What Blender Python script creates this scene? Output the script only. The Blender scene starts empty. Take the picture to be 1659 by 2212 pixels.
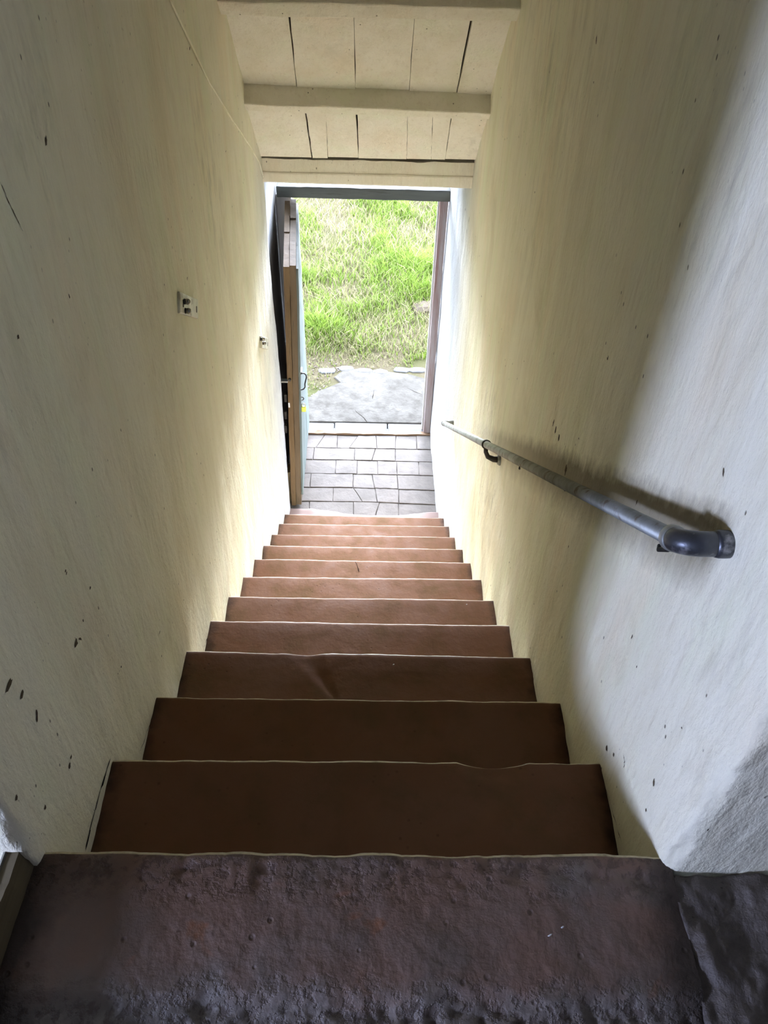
import bpy, math, random
import numpy as np
from mathutils import Vector, Matrix, noise
random.seed(7); rng = np.random.default_rng(11)
S = bpy.context.scene; C = S.collection
PI = math.pi

# ------------------------------------------------------------------ camera
IW, IH, F = 1659, 2212, 1773.84
PITCH, YAW, ROLL = .788441, .0313415, .0346801
CAM = np.array([.0105071, -.5512338, 1.342652])
_f = np.array([math.sin(YAW)*math.cos(PITCH), math.cos(YAW)*math.cos(PITCH), -math.sin(PITCH)])
_r = np.array([math.cos(YAW), -math.sin(YAW), 0]); _u = np.cross(_r, _f)
RT = math.cos(ROLL)*_r + math.sin(ROLL)*_u
UP = -math.sin(ROLL)*_r + math.cos(ROLL)*_u
cd = bpy.data.cameras.new('camera'); co = bpy.data.objects.new('camera', cd); C.objects.link(co)
cd.sensor_fit = 'HORIZONTAL'; cd.sensor_width = 36; cd.lens = F/IW*36; cd.clip_start = .02
M = Matrix.Identity(4)
for i in range(3):
    M[i][0] = RT[i]; M[i][1] = UP[i]; M[i][2] = -_f[i]; M[i][3] = CAM[i]
co.matrix_world = M; S.camera = co

# ------------------------------------------------------------------ sky, window light, exposure
S.view_settings.view_transform = 'Standard'; S.view_settings.look = 'None'
S.view_settings.gamma = 1; S.view_settings.use_curve_mapping = False
S.view_settings.exposure = 0.68
w = bpy.data.worlds.new('overcast_sky'); S.world = w; w.use_nodes = True
bg = w.node_tree.nodes['Background']
bg.inputs[0].default_value = (.82, .93, 1.14, 1); bg.inputs[1].default_value = 16.0

# low hazy sun behind thin cloud, shining up the stairs through the open door
sd = bpy.data.lights.new('hazy_sun', 'SUN'); sd.energy = 22; sd.angle = math.radians(18); sd.color = (.90, .96, 1.12)
so = bpy.data.objects.new('hazy_sun', sd); C.objects.link(so)
so.rotation_euler = Vector((-.02, -.97, -.145)).to_track_quat('-Z', 'Y').to_euler()

def window_light(name, loc, rot, sx, sy, power, col):
    l = bpy.data.lights.new(name, 'AREA'); l.shape = 'RECTANGLE'; l.size = sx; l.size_y = sy
    l.energy = power; l.color = col
    o = bpy.data.objects.new(name, l); C.objects.link(o); o.location = loc; o.rotation_euler = rot
    return o
# daylight that comes in through the small window of the upper room
window_light('window_daylight', (-2.42, -1.16, .60), (0, -PI/2, 0), .44, .34, 45, (.64, .78, 1.32))

# ------------------------------------------------------------------ helpers
def ray(u, v):
    d = (u-IW/2)/F*RT - (v-IH/2)/F*UP + _f
    return d
def hit(u, v, axis, val):
    d = ray(u, v); t = (val-CAM[axis])/d[axis]
    return CAM + t*d
def srgb(r, g, b):
    f = lambda c: (c/255/12.92) if c/255 <= .04045 else ((c/255+.055)/1.055)**2.4
    return (f(r), f(g), f(b), 1)

def mesh(name, V, Fc, mat=None, parent=None, smooth=False, loc=None):
    me = bpy.data.meshes.new(name)
    me.from_pydata([tuple(map(float, v)) for v in V], [], [tuple(map(int, f)) for f in Fc])
    if mat: me.materials.append(mat)
    if smooth:
        me.polygons.foreach_set('use_smooth', [True]*len(me.polygons))
    me.update()
    o = bpy.data.objects.new(name, me); C.objects.link(o)
    if parent: o.parent = parent
    if loc is not None: o.location = loc
    return o
def tag(o, label=None, cat=None, group=None, kind=None):
    if label: o['label'] = label
    if cat: o['category'] = cat
    if group: o['group'] = group
    if kind: o['kind'] = kind
    return o
def empty(name, loc=(0, 0, 0)):
    o = bpy.data.objects.new(name, None); C.objects.link(o); o.location = loc; o.empty_display_size = .1
    return o
def rel(V, p): return [tuple(np.array(v)-np.array(p.location)) for v in V]
def grid_faces(n, m, off=0, flip=False):
    Fc = []
    for i in range(n-1):
        for j in range(m-1):
            a = off+i*m+j; q = (a, a+m, a+m+1, a+1)
            Fc.append(q[::-1] if flip else q)
    return Fc
def box(x0, x1, y0, y1, z0, z1):
    V = [(x, y, z) for x in (x0, x1) for y in (y0, y1) for z in (z0, z1)]
    Fc = [(0, 1, 3, 2), (4, 6, 7, 5), (0, 4, 5, 1), (2, 3, 7, 6), (0, 2, 6, 4), (1, 5, 7, 3)]
    return V, Fc
class MB:
    def __init__(s): s.V = []; s.F = []
    def add(s, V, Fc):
        k = len(s.V); s.V += [tuple(v) for v in V]; s.F += [tuple(i+k for i in f) for f in Fc]; return s
    def box(s, *a): return s.add(*box(*a))
def bevel(o, w=.004, seg=2):
    m = o.modifiers.new('bevel', 'BEVEL'); m.width = w; m.segments = seg; m.limit_method = 'ANGLE'
    return o
def tube(P, R, n=16, cap=True):
    P = [Vector(p) for p in P]; V = []; Fc = []
    if not hasattr(R, '__len__'): R = [R]*len(P)
    t0 = (P[1]-P[0]).normalized()
    ref = Vector((0, 0, 1)) if abs(t0.z) < .9 else Vector((1, 0, 0))
    nrm = (ref - t0*ref.dot(t0)).normalized()
    for i, p in enumerate(P):
        t = (P[min(i+1, len(P)-1)]-P[max(i-1, 0)]).normalized()
        nrm = (nrm - t*nrm.dot(t)).normalized(); b = t.cross(nrm)
        for k in range(n):
            a = 2*PI*k/n; V.append(tuple(p+(nrm*math.cos(a)+b*math.sin(a))*R[i]))
    for i in range(len(P)-1):
        for k in range(n):
            Fc.append((i*n+k, i*n+(k+1) % n, (i+1)*n+(k+1) % n, (i+1)*n+k))
    if cap:
        Fc.append(tuple(range(n))[::-1]); Fc.append(tuple((len(P)-1)*n+k for k in range(n)))
    return V, Fc
def fbm(x, y, z=0, o=4, H=.9):
    return noise.fractal(Vector((x, y, z)), H, 2.0, o)
def prism(poly, z0, z1, ins=.003):
    """stone with a chamfered top from a ccw polygon of (x,y)"""
    n = len(poly); cx = sum(p[0] for p in poly)/n; cy = sum(p[1] for p in poly)/n
    def sh(p, d):
        L = math.hypot(p[0]-cx, p[1]-cy); k = max(.2, 1-d/L); return (cx+(p[0]-cx)*k, cy+(p[1]-cy)*k)
    V = [(p[0], p[1], z0) for p in poly]+[(p[0], p[1], z1-ins) for p in poly]+[(*sh(p, ins*1.4), z1) for p in poly]
    Fc = []
    for l in range(2):
        for i in range(n):
            j = (i+1) % n; Fc.append((l*n+i, l*n+j, (l+1)*n+j, (l+1)*n+i))
    Fc.append(tuple(range(2*n, 3*n)))
    return V, Fc

# ------------------------------------------------------------------ materials
class Mat:
    def __init__(s, name, rough=.8, spec=.3, metal=0):
        s.m = bpy.data.materials.new(name); s.m.use_nodes = True; s.t = s.m.node_tree
        s.b = s.t.nodes['Principled BSDF']; s.b.inputs['Roughness'].default_value = rough
        s.b.inputs['Specular IOR Level'].default_value = spec; s.b.inputs['Metallic'].default_value = metal
        s.tc = s.n('ShaderNodeTexCoord').outputs['Object']
    def n(s, ty, **k):
        x = s.t.nodes.new(ty)
        for a, v in k.items(): setattr(x, a, v)
        return x
    def link(s, a, b): s.t.links.new(a, b)
    def coord(s, scale=(1, 1, 1), rot=(0, 0, 0), loc=(0, 0, 0)):
        x = s.n('ShaderNodeMapping'); x.inputs['Scale'].default_value = scale; x.inputs['Rotation'].default_value = rot
        x.inputs['Location'].default_value = loc
        s.link(s.tc, x.inputs[0]); return x.outputs[0]
    def noise(s, scale, detail=4, rough=.6, co=None, dist=0):
        x = s.n('ShaderNodeTexNoise'); x.inputs['Scale'].default_value = scale; x.inputs['Detail'].default_value = detail
        x.inputs['Roughness'].default_value = rough; x.inputs['Distortion'].default_value = dist
        s.link(co if co is not None else s.tc, x.inputs['Vector']); return x.outputs['Fac']
    def voro(s, scale, feature='F1', co=None):
        x = s.n('ShaderNodeTexVoronoi', feature=feature); x.inputs['Scale'].default_value = scale
        s.link(co if co is not None else s.tc, x.inputs['Vector']); return x.outputs['Distance']
    def ramp(s, fac, stops):
        x = s.n('ShaderNodeMapRange'); x.clamp = True
        x.inputs[1].default_value, x.inputs[2].default_value, x.inputs[3].default_value, x.inputs[4].default_value = stops
        s.link(fac, x.inputs[0]); return x.outputs[0]
    def mix(s, fac, a, b, mode='MIX'):
        x = s.n('ShaderNodeMix', data_type='RGBA', blend_type=mode)
        for v, i in ((fac, 0), (a, 6), (b, 7)):
            if isinstance(v, (tuple, float, int)): x.inputs[i].default_value = v
            else: s.link(v, x.inputs[i])
        return x.outputs[2]
    def math(s, op, a, b=None, c=None):
        x = s.n('ShaderNodeMath', operation=op)
        for i, v in enumerate((a, b, c)):
            if v is None: continue
            if isinstance(v, (float, int)): x.inputs[i].default_value = v
            else: s.link(v, x.inputs[i])
        return x.outputs[0]
    def xyz(s):
        x = s.n('ShaderNodeSeparateXYZ'); s.link(s.tc, x.inputs[0]); return x.outputs
    def color(s, c):
        if isinstance(c, tuple): s.b.inputs['Base Color'].default_value = c
        else: s.link(c, s.b.inputs['Base Color'])
        return s
    def bump(s, h, strength=.4, dist=.01, prev=None):
        x = s.n('ShaderNodeBump'); x.inputs['Strength'].default_value = strength; x.inputs['Distance'].default_value = dist
        s.link(h, x.inputs['Height'])
        if prev is not None: s.link(prev, x.inputs['Normal'])
        s.link(x.outputs[0], s.b.inputs['Normal']); return x.outputs[0]

def plaster_mat(name, base, stain_line=False, door_skylight=False):
    m = Mat(name, .85, .25)
    B = np.array(base)
    def tint(a, b_, c_): return tuple(B*np.array((a, b_, c_, 1)))
    streak = m.noise(1, 5, .6, m.coord((8, 8, 1.1)))
    blotch = m.noise(2.1, 5, .62, dist=.5)
    fine = m.noise(1, 3, .6, m.coord((70, 70, 8)))
    c = m.mix(m.ramp(m.noise(1, 4, .6, m.coord((5, 5, 1.6), loc=(7, 2, 1))), (.50, .66, 0, .8)), base, tint(.95, 1.0, .93))
    c = m.mix(m.ramp(m.noise(1, 4, .6, m.coord((4, 4, 1.3), loc=(1, 8, 3))), (.52, .68, 0, .8)), c, tint(1.0, .94, .90))
    c = m.mix(m.ramp(streak, (.46, .78, 0, .45)), c, tint(.78, .74, .62))
    c = m.mix(m.ramp(blotch, (.55, .80, 0, .6)), c, tint(.68, .63, .52))
    c = m.mix(m.ramp(fine, (.55, .82, 0, .4)), c, tint(.68, .62, .5))
    # mildew with a shape of its own
    mil = m.math('MULTIPLY', m.ramp(m.noise(.9, 3, .5, m.coord((1, 1, .7), loc=(3.1, .4, 2))), (.54, .68, 0, 1)), m.ramp(m.noise(1, 5, .7, m.coord((22, 22, 6))), (.48, .70, 0, .5)))
    c = m.mix(mil, c, (.26, .23, .15, 1))
    # small flecks where the paint has come off
    dots = m.math('MULTIPLY', m.ramp(m.voro(1, co=m.coord((30, 30, 17))), (.085, .05, 0, 1)), m.ramp(m.noise(3.6, 2), (.52, .58, 0, 1)))
    c = m.mix(m.math('MULTIPLY', dots, .8), c, (.13, .10, .06, 1))
    dots2 = m.math('MULTIPLY', m.ramp(m.voro(1, co=m.coord((75, 75, 30), loc=(.3, .2, .7))), (.10, .06, 0, 1)), m.ramp(m.noise(5, 2), (.55, .62, 0, 1)))
    c = m.mix(m.math('MULTIPLY', dots2, .6), c, (.16, .12, .07, 1))
    if door_skylight:                            # cool grey round the doorway: skylight put into the wall colour
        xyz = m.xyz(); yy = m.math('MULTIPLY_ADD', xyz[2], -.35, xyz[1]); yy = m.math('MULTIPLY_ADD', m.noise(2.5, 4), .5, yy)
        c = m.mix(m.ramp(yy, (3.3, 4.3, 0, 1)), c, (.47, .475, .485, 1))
    if stain_line:                       # dirt rubbed into the plaster along the pipe rail
        x, y, z = m.xyz()
        d = m.math('SUBTRACT', z, m.math('MULTIPLY_ADD', y, -.737, .705))
        wob = m.math('MULTIPLY_ADD', m.noise(1, 5, .7, m.coord((24, 24, 10))), .09, -.045)
        d = m.math('ADD', d, wob)
        up = m.math('MULTIPLY', m.ramp(d, (.050, .0, 0, 1)), m.ramp(d, (-.16, -.06, 0, 1)))
        along = m.math('MULTIPLY', m.ramp(y, (.19, .23, 0, 1)), m.ramp(y, (2.4, .9, 0, 1)))
        c = m.mix(m.math('MULTIPLY', m.math('MULTIPLY', up, along), .78), c, (.17, .13, .065, 1))
    m.color(c)
    h = m.math('ADD', m.math('MULTIPLY', m.noise(1, 6, .62, m.coord((30, 30, 11))), .7), m.math('MULTIPLY', m.noise(90, 3), .18))
    h = m.math('SUBTRACT', h, m.math('MULTIPLY', dots, .4))
    m.bump(h, .75, .012)
    return m.m
M_room = Mat('bare_grey_plaster', .9, .2).color((.28, .26, .23, 1)).m
CREAM = (.915, .865, .67, 1)
M_wall_l = plaster_mat('limewashed_plaster', CREAM, door_skylight=True)
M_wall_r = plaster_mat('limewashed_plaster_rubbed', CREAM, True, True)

def stone_mat(name, cols, rough=.45, spec=.45, rel=.3, scale=1.0, grime=False):
    m = Mat(name, rough, spec)
    a = m.noise(3.2*scale, 5, .6, dist=.5); b = m.noise(9*scale, 5, .65)
    c = m.mix(m.ramp(a, (.36, .64, 0, 1)), cols[0], cols[1])
    c = m.mix(m.ramp(b, (.48, .72, 0, .8)), c, cols[2])
    sp = m.ramp(m.voro(38*scale), (.16, .06, 0, .5))
    sp = m.math('MULTIPLY', sp, m.ramp(m.noise(6), (.5, .6, 0, 1)))
    c = m.mix(sp, c, tuple(np.array(cols[0])*np.array((.4, .4, .4, 1))))
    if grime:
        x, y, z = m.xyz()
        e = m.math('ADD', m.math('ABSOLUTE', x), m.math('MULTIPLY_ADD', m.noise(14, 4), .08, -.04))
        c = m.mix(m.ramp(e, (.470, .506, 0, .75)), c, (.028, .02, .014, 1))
    m.color(c)
    r = m.ramp(b, (.3, .7, rough*.8, min(1, rough*1.3))); m.link(r, m.b.inputs['Roughness'])
    m.bump(m.math('ADD', m.noise(26*scale, 6, .65), m.math('MULTIPLY', sp, -.6)), rel, .01)
    return m.m
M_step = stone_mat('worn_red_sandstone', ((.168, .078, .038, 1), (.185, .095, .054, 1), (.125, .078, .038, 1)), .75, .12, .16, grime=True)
def landing_stone():
    """top step: purplish brown stone, rust blotches, pitted along the front edge, grey crumbled strip at the back joint"""
    m = Mat('worn_landing_stone', .5, .4)
    x, y, z = m.xyz()
    c = m.mix(m.ramp(m.noise(5, 4, .6), (.40, .62, 0, 1)), (.215, .128, .092, 1), (.175, .130, .105, 1))
    c = m.mix(m.ramp(m.noise(7.5, 4, .6, m.coord((1, 1.3, 1), loc=(2, 5, 0)), .6), (.58, .70, 0, .9)), c, (.26, .105, .045, 1))
    c = m.mix(m.ramp(m.noise(4, 3, .6, m.coord(loc=(8, 1, 0))), (.58, .72, 0, .7)), c, (.15, .148, .135, 1))
    wob = m.math('MULTIPLY_ADD', m.noise(16, 5, .65), .09, -.045)
    front = m.ramp(m.math('ADD', y, wob), (-.085, -.03, 0, 1))
    rear = m.ramp(m.math('ADD', y, wob), (-.185, -.225, 0, 1))
    c = m.mix(m.math('MULTIPLY', rear, .8), c, (.185, .162, .14, 1))
    pit = m.math('MULTIPLY', m.ramp(m.noise(60, 4, .6), (.52, .40, 0, 1)), m.math('MAXIMUM', front, rear))
    spot = m.math('MULTIPLY', m.ramp(m.voro(30), (.16, .07, 0, 1)), m.ramp(m.noise(9), (.5, .58, 0, 1)))
    c = m.mix(m.math('MULTIPLY', m.math('MAXIMUM', pit, spot), .55), c, (.06, .035, .025, 1))
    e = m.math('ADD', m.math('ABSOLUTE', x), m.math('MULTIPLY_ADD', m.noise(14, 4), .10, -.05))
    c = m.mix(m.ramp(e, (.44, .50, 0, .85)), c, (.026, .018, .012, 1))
    m.color(c); m.link(m.ramp(m.noise(9, 4), (.3, .7, .42, .68)), m.b.inputs['Roughness'])
    h = m.math('ADD', m.noise(40, 5, .6), m.math('MULTIPLY', m.math('MAXIMUM', pit, spot), -1.6))
    m.bump(h, .38, .012)
    return m.m
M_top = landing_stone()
M_dark = stone_mat('black_rough_stone', ((.075, .060, .050, 1), (.11, .088, .074, 1), (.17, .140, .12, 1)), .5, .5, .9, 1.5)
M_greyfloor = stone_mat('grey_floor_stone', ((.16, .16, .17, 1), (.2, .2, .21, 1), (.13, .13, .135, 1)), .7, .3, .3)
M_paver = stone_mat('pale_paving', ((.145, .128, .114, 1), (.17, .147, .129, 1), (.122, .110, .099, 1)), .85, .12, .3)
M_sill = stone_mat('white_sill_stone', ((.12, .118, .115, 1), (.135, .133, .13, 1), (.10, .10, .10, 1)), .9, .1, .3)
M_flag = stone_mat('grey_flagstone', ((.056, .051, .043, 1), (.085, .078, .067, 1), (.040, .036, .030, 1)), .95, .08, .6)
M_earth = Mat('earth', .95, .1).color((.05, .038, .025, 1)).m
M_joint = Mat('joint_dirt', .95, .1).color((.05, .042, .036, 1)).m

def wood_mat(name, a, b, dark=(.03, .022, .015, 1), axis=2, rough=.8, paint=None, flake=(.56, .62)):
    m = Mat(name, rough, .25)
    sc = [24, 24, 24]; sc[axis] = 1.6
    g = m.noise(1, 5, .65, m.coord(tuple(sc)))
    c = m.mix(m.ramp(g, (.35, .65, 0, 1)), a, b)
    c = m.mix(m.ramp(m.noise(1, 4, .7, m.coord(tuple(x*2 for x in sc))), (.58, .75, 0, .7)), c, dark)
    if paint:
        p = m.ramp(m.noise(1, 6, .7, m.coord(tuple(x*.45 for x in sc))), (flake[0], flake[1], 1, 0))
        c = m.mix(p, c, paint)
    m.color(c); m.bump(g, .4, .006)
    return m.m
M_plank = plaster_mat('painted_plank', (.90, .85, .72, 1))
M_beam = plaster_mat('painted_beam', (.88, .83, .69, 1))
M_door_in = wood_mat('door_board_inner', (.125, .078, .036, 1), (.165, .108, .055, 1))
M_door_mid = wood_mat('door_board_outer', (.10, .072, .042, 1), (.14, .098, .058, 1))
M_door_paint = wood_mat('pale_green_paint', (.10, .09, .075, 1), (.12, .105, .09, 1), paint=(.135, .165, .155, 1), flake=(.62, .7))
M_head = wood_mat('grey_weathered_board', (.085, .092, .085, 1), (.13, .138, .125, 1), axis=0)
M_jamb = wood_mat('red_flaking_jamb', (.19, .10, .085, 1), (.23, .14, .125, 1), dark=(.11, .07, .06, 1), paint=(.29, .25, .25, 1), flake=(.44, .58))
M_white_jamb = wood_mat('white_flaking_jamb', (.3, .28, .26, 1), (.36, .34, .33, 1), dark=(.10, .07, .06, 1), paint=(.5, .5, .5, 1), flake=(.62, .68))
M_thresh = wood_mat('dark_threshold', (.16, .10, .06, 1), (.26, .17, .11, 1), axis=0)
M_board = wood_mat('dirty_old_board', (.10, .078, .042, 1), (.16, .125, .07, 1), axis=1)
M_edge_light = stone_mat('painted_edge_highlight', ((.62, .54, .36, 1), (.50, .42, .28, 1), (.20, .15, .09, 1)), .45, .5, .2, 4)
M_riser = plaster_mat('bounce_riser', (.80, .76, .64, 1))
M_nosing = wood_mat('worn_pink_nosing', (.22, .15, .13, 1), (.25, .175, .145, 1), dark=(.15, .10, .07, 1), axis=0)

def metal_mat(name, col, rough=.45, metal=.8, rust=None):
    m = Mat(name, rough, .5, metal)
    c = m.mix(m.ramp(m.noise(14, 5, .65), (.4, .65, 0, 1)), col, tuple(np.array(col)*np.array((.62, .62, .55, 1))))
    if rust: c = m.mix(m.ramp(m.noise(30, 4), (.56, .68, 0, .9)), c, rust)
    m.color(c); m.bump(m.noise(80, 3), .15, .003); return m.m
M_pipe = metal_mat('galvanised_pipe', (.33, .335, .31, 1), .5, .55, (.15, .11, .07, 1))
M_elbow = metal_mat('dark_worn_elbow', (.085, .088, .10, 1), .38, .6, (.33, .32, .33, 1))
M_iron = metal_mat('dark_iron', (.05, .045, .04, 1), .5, .6)
M_black = metal_mat('black_iron_wire', (.015, .013, .015, 1), .5, .3)
M_steel = metal_mat('steel', (.5, .5, .5, 1), .35, .9)
M_bake = Mat('black_bakelite', .18, .6).color((.012, .011, .010, 1)).m
M_ball = Mat('dark_mirror_metal', .10, .5, 1.0).color((.30, .29, .27, 1)).m
M_brass = metal_mat('pale_metal_cap', (.62, .62, .52, 1), .35, .6)
M_plate = metal_mat('cream_painted_plate', (.78, .74, .60, 1), .5, .05, (.36, .30, .20, 1))
M_yellow = Mat('yellow_green_lock_body', .4, .4).color((.62, .68, .10, 1)).m
M_white = Mat('white_plastic', .5, .4).color((.8, .8, .8, 1)).m

# ------------------------------------------------------------------ walls of the stairwell and the room above
ROOM = (-2.4, 1.7, -2.3, 2.10)          # x0, x1, y0, ceiling height
YE = 4.46                               # outer face of the door wall
def arange(a, b, s): 
    n = max(2, int(round(abs(b-a)/s))+1); return list(np.linspace(a, b, n))
def wall_pt(sgn, x, y, z, e=0):
    t = min(1, max(0, (y-3.37)/.16)); back = t*t*(3-2*t)*.055+max(0, y-3.5)*.012 if sgn < 0 else 0
    d = .006*fbm(y*2.2+sgn*9, z*1.1, x, 3)+.0022*fbm(y*14, z*6, x*9+sgn, 3)
    if e: d += (.012+.016*e*max(0, .30-z if z < .30 else 0))*fbm(z*26, x*30, y*30, 4)*e
    X = x + sgn*(d+back) if y > 0 else x+sgn*d*.5
    Y = y if y > .02 else y+d*.8*(1 if abs(x) > .5 else 0)
    return X, Y
def stair_wall(name, sgn, mat):
    xs = []                              # plan path: front face, rounded corner, long side
    xend = ROOM[0] if sgn < 0 else ROOM[1]
    cor = .024
    path = [(x, -.03, 0) for x in arange(xend, sgn*.78, .12)[:-1]]+[(x, -.03, 0) for x in arange(sgn*.78, sgn*(.5+cor), .012)[:-1]]
    for k in range(0, 7):
        a = k/6*PI/2
        path.append((sgn*(.5+cor*(1-math.sin(a))), -.03+cor*(1-math.cos(a)), 1-abs(k-3)/3))
    path += [(sgn*.5, y, 0) for y in arange(-.03+cor, 1.2, .016)[1:]]+[(sgn*.5, y, 0) for y in arange(1.2, YE, .03)[1:]]
    zs = arange(-2.86, .6, .022)+arange(.6, 2.14, .035)[1:]
    V = []
    for (x, y, e) in path:
        for z in zs:
            X, Y = wall_pt(sgn, x, y, z, e); V.append((X, Y, z))
    Fc = grid_faces(len(path), len(zs), flip=(sgn > 0))
    return tag(mesh(name, V, Fc, mat, smooth=True), kind='structure')
wl = stair_wall('wall_left', -1, M_wall_l); tag(wl, 'cream limewashed plaster wall left of the stairs, with two small plates on it')
wr = stair_wall('wall_right', 1, M_wall_r); tag(wr, 'cream plaster wall right of the stairs, carrying the pipe handrail and the patch of window light')

def on_wall(sgn, u, v, lift=.0008):
    p = hit(u, v, 0, sgn*.5)
    for _ in range(6):
        X, Y = wall_pt(sgn, sgn*.5, p[1], p[2]); p = hit(u, v, 0, X-sgn*lift)
    return p
M_bare = Mat('bare_brown_plaster', .95, .1).color((.105, .078, .048, 1)).m
def chip(wall, sgn, u, v, w_, h_, slant=0):
    """place where the limewash has fallen off; w_, h_ in metres along the wall"""
    c = on_wall(sgn, u, v); n = 11; V = []; w_ *= .72; h_ *= .72
    X, Y = wall_pt(sgn, sgn*.5, c[1], c[2]); V.append((X-sgn*.0012, c[1], c[2]))
    for k in range(n):
        a = 2*PI*k/n; q = random.uniform(.55, 1.15); dy = w_*math.cos(a)*q; dz = h_*math.sin(a)*q; dy += slant*dz
        X, Y = wall_pt(sgn, sgn*.5, c[1]+dy, c[2]+dz); V.append((X-sgn*.0006, c[1]+dy, c[2]+dz))
    mesh('plaster_chip', V, [(0, 1+k, 1+(k+1) % n) for k in range(n)], M_bare, wall)
def crack(wall, sgn, pts, wd=.0012, mat=None):
    V = []; P = []
    for (a, b_) in zip(pts[:-1], pts[1:]):
        for k in range(6): P.append((a[0]+(b_[0]-a[0])*k/6+random.uniform(-1, 1)*.8, a[1]+(b_[1]-a[1])*k/6))
    P.append(pts[-1])
    for i, (u, v) in enumerate(P):
        c = on_wall(sgn, u, v); ww = wd*random.uniform(.3, 1.3)*min(1, (i+.3)/4, (len(P)-i)/4)
        V += [(c[0], c[1]-ww, c[2]), (c[0], c[1]+ww, c[2])]
    mesh('crack', V, [(2*i, 2*i+1, 2*i+3, 2*i+2) for i in range(len(P)-1)], mat or M_bare, wall)
for a in ((100, 305, .008, .012, .4), (165, 1388, .013, .011, 0), (173, 1380, .004, .012, -.5), (345, 1366, .012, .003, 0), (40, 728, .006, .005), (142, 1233, .005, .004), (144, 1238, .004, .004), (195, 1270, .006, .006), (20, 1480, .02, .008, .3), (48, 1500, .015, .009, .5), (80, 1545, .006, .014, .5),
          (488, 327, .012, .005), (150, 640, .004, .008), (355, 615, .004, .005), (180, 1340, .003, .007), (262, 1440, .003, .004), (405, 600, .008, .004), (150, 1655, .008, .008), (154, 1635, .006, .005), (98, 1745, .006, .007), (36, 1724, .008, .006), (410, 105, .014, .006, .3), (415, 140, .008, .004), (255, 1455, .003, .003)):
    chip(wl, -1, *a)
for a in ((1200, 928, .008, .020), (1207, 945, .010, .016), (1195, 915, .006, .02), (1222, 1015, .012, .022), (1212, 1040, .006, .012), (1250, 947, .005, .004), (1288, 85, .008, .012, .4), (1312, 775, .006, .004), (1282, 178, .004, .004), (1155, 415, .005, .006), (1132, 780, .004, .003), (1310, 1616, .008, .010), (1365, 1375, .003, .014), (1375, 1440, .003, .005), (1145, 1400, .006, .004), (1228, 1180, .003, .008), (1060, 1265, .003, .01),
          (1412, 1690, .006, .01, .3), (1395, 1750, .004, .006), (1325, 1630, .006, .009), (1472, 1572, .003, .003), (1562, 1020, .004, .012, .5), (1100, 1215, .004, .006), (1375, 1085, .004, .01), (1040, 640, .008, .006), (1013, 475, .006, .03), (1008, 500, .005, .02), (1005, 452, .006, .012)):
    chip(wr, 1, *a)
crack(wl, -1, [(546, 560), (550, 620), (556, 690), (560, 760), (566, 850), (574, 930), (582, 1020)])
crack(wl, -1, [(0, 392), (14, 425), (30, 460), (50, 500)])
crack(wl, -1, [(598, 640), (594, 720), (600, 800), (592, 900)], .001)
crack(wr, 1, [(1024, 420), (1022, 520), (1012, 640), (1004, 760)], .001)
crack(wr, 1, [(1345, 1625), (1349, 1645), (1347, 1660)], .0015)
crack(wr, 1, [(1075, 930), (1078, 960), (1080, 1000)], .0008)

x0, x1, y0, zc = ROOM
def wall_with_hole(name, axis, val, a0, a1, h0, h1, hole, th, mat):
    """wall in the plane axis=val from a0..a1, h0..h1; hole = (a,b,c,d)"""
    b = MB()
    def seg(p0, p1, q0, q1):
        if axis == 0: b.box(min(val, val+th), max(val, val+th), p0, p1, q0, q1)
        else: b.box(p0, p1, min(val, val+th), max(val, val+th), q0, q1)
    if hole:
        A, B, Cc, D = hole
        seg(a0, A, h0, h1); seg(B, a1, h0, h1); seg(A, B, h0, Cc); seg(A, B, D, h1)
    else: seg(a0, a1, h0, h1)
    return tag(mesh(name, b.V, b.F, mat), kind='structure')
wall_with_hole('wall_west', 0, x0, y0-.12, 0, -.1, zc, (-1.34, -.98, .36, .84), -.04, M_room)
wall_with_hole('wall_east', 0, x1, y0-.12, 0, -.1, zc, None, .12, M_room)
wall_with_hole('wall_back', 1, y0, x0, x1, -.1, zc, None, -.04, M_room)

# ------------------------------------------------------------------ ceiling: flat over the room, then boards sloping down to the door
CY, CZ, CS = 2.66, .575, -1.075         # a point of the sloping soffit and its slope
def ceil_z(y): return CZ+CS*(y-CY)
ytop = CY+(zc-CZ)/CS
ce = empty('ceiling', (0, 1.5, 1.0)); tag(ce, 'cream painted board ceiling sloping down steeply over the stairs', kind='structure')
b = MB(); b.box(x0-.1, x1+.1, y0-.1, ytop+.05, zc, zc+.08); b.box(-.66, .6, 3.40, 4.62, -.335, -.27)
V = [(-.62, ytop, zc+.03), (.62, ytop, zc+.03), (.62, 3.45, ceil_z(3.45)+.035), (-.62, 3.45, ceil_z(3.45)+.035)]
b.add(V, [(0, 1, 2, 3)])
mesh('upper_ceiling', rel(b.V, ce), b.F, M_earth, ce)
dirn = Vector((0, 1, CS)).normalized(); nin = Vector((0, CS, -1)).normalized()   # along the slope / into the room
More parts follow.
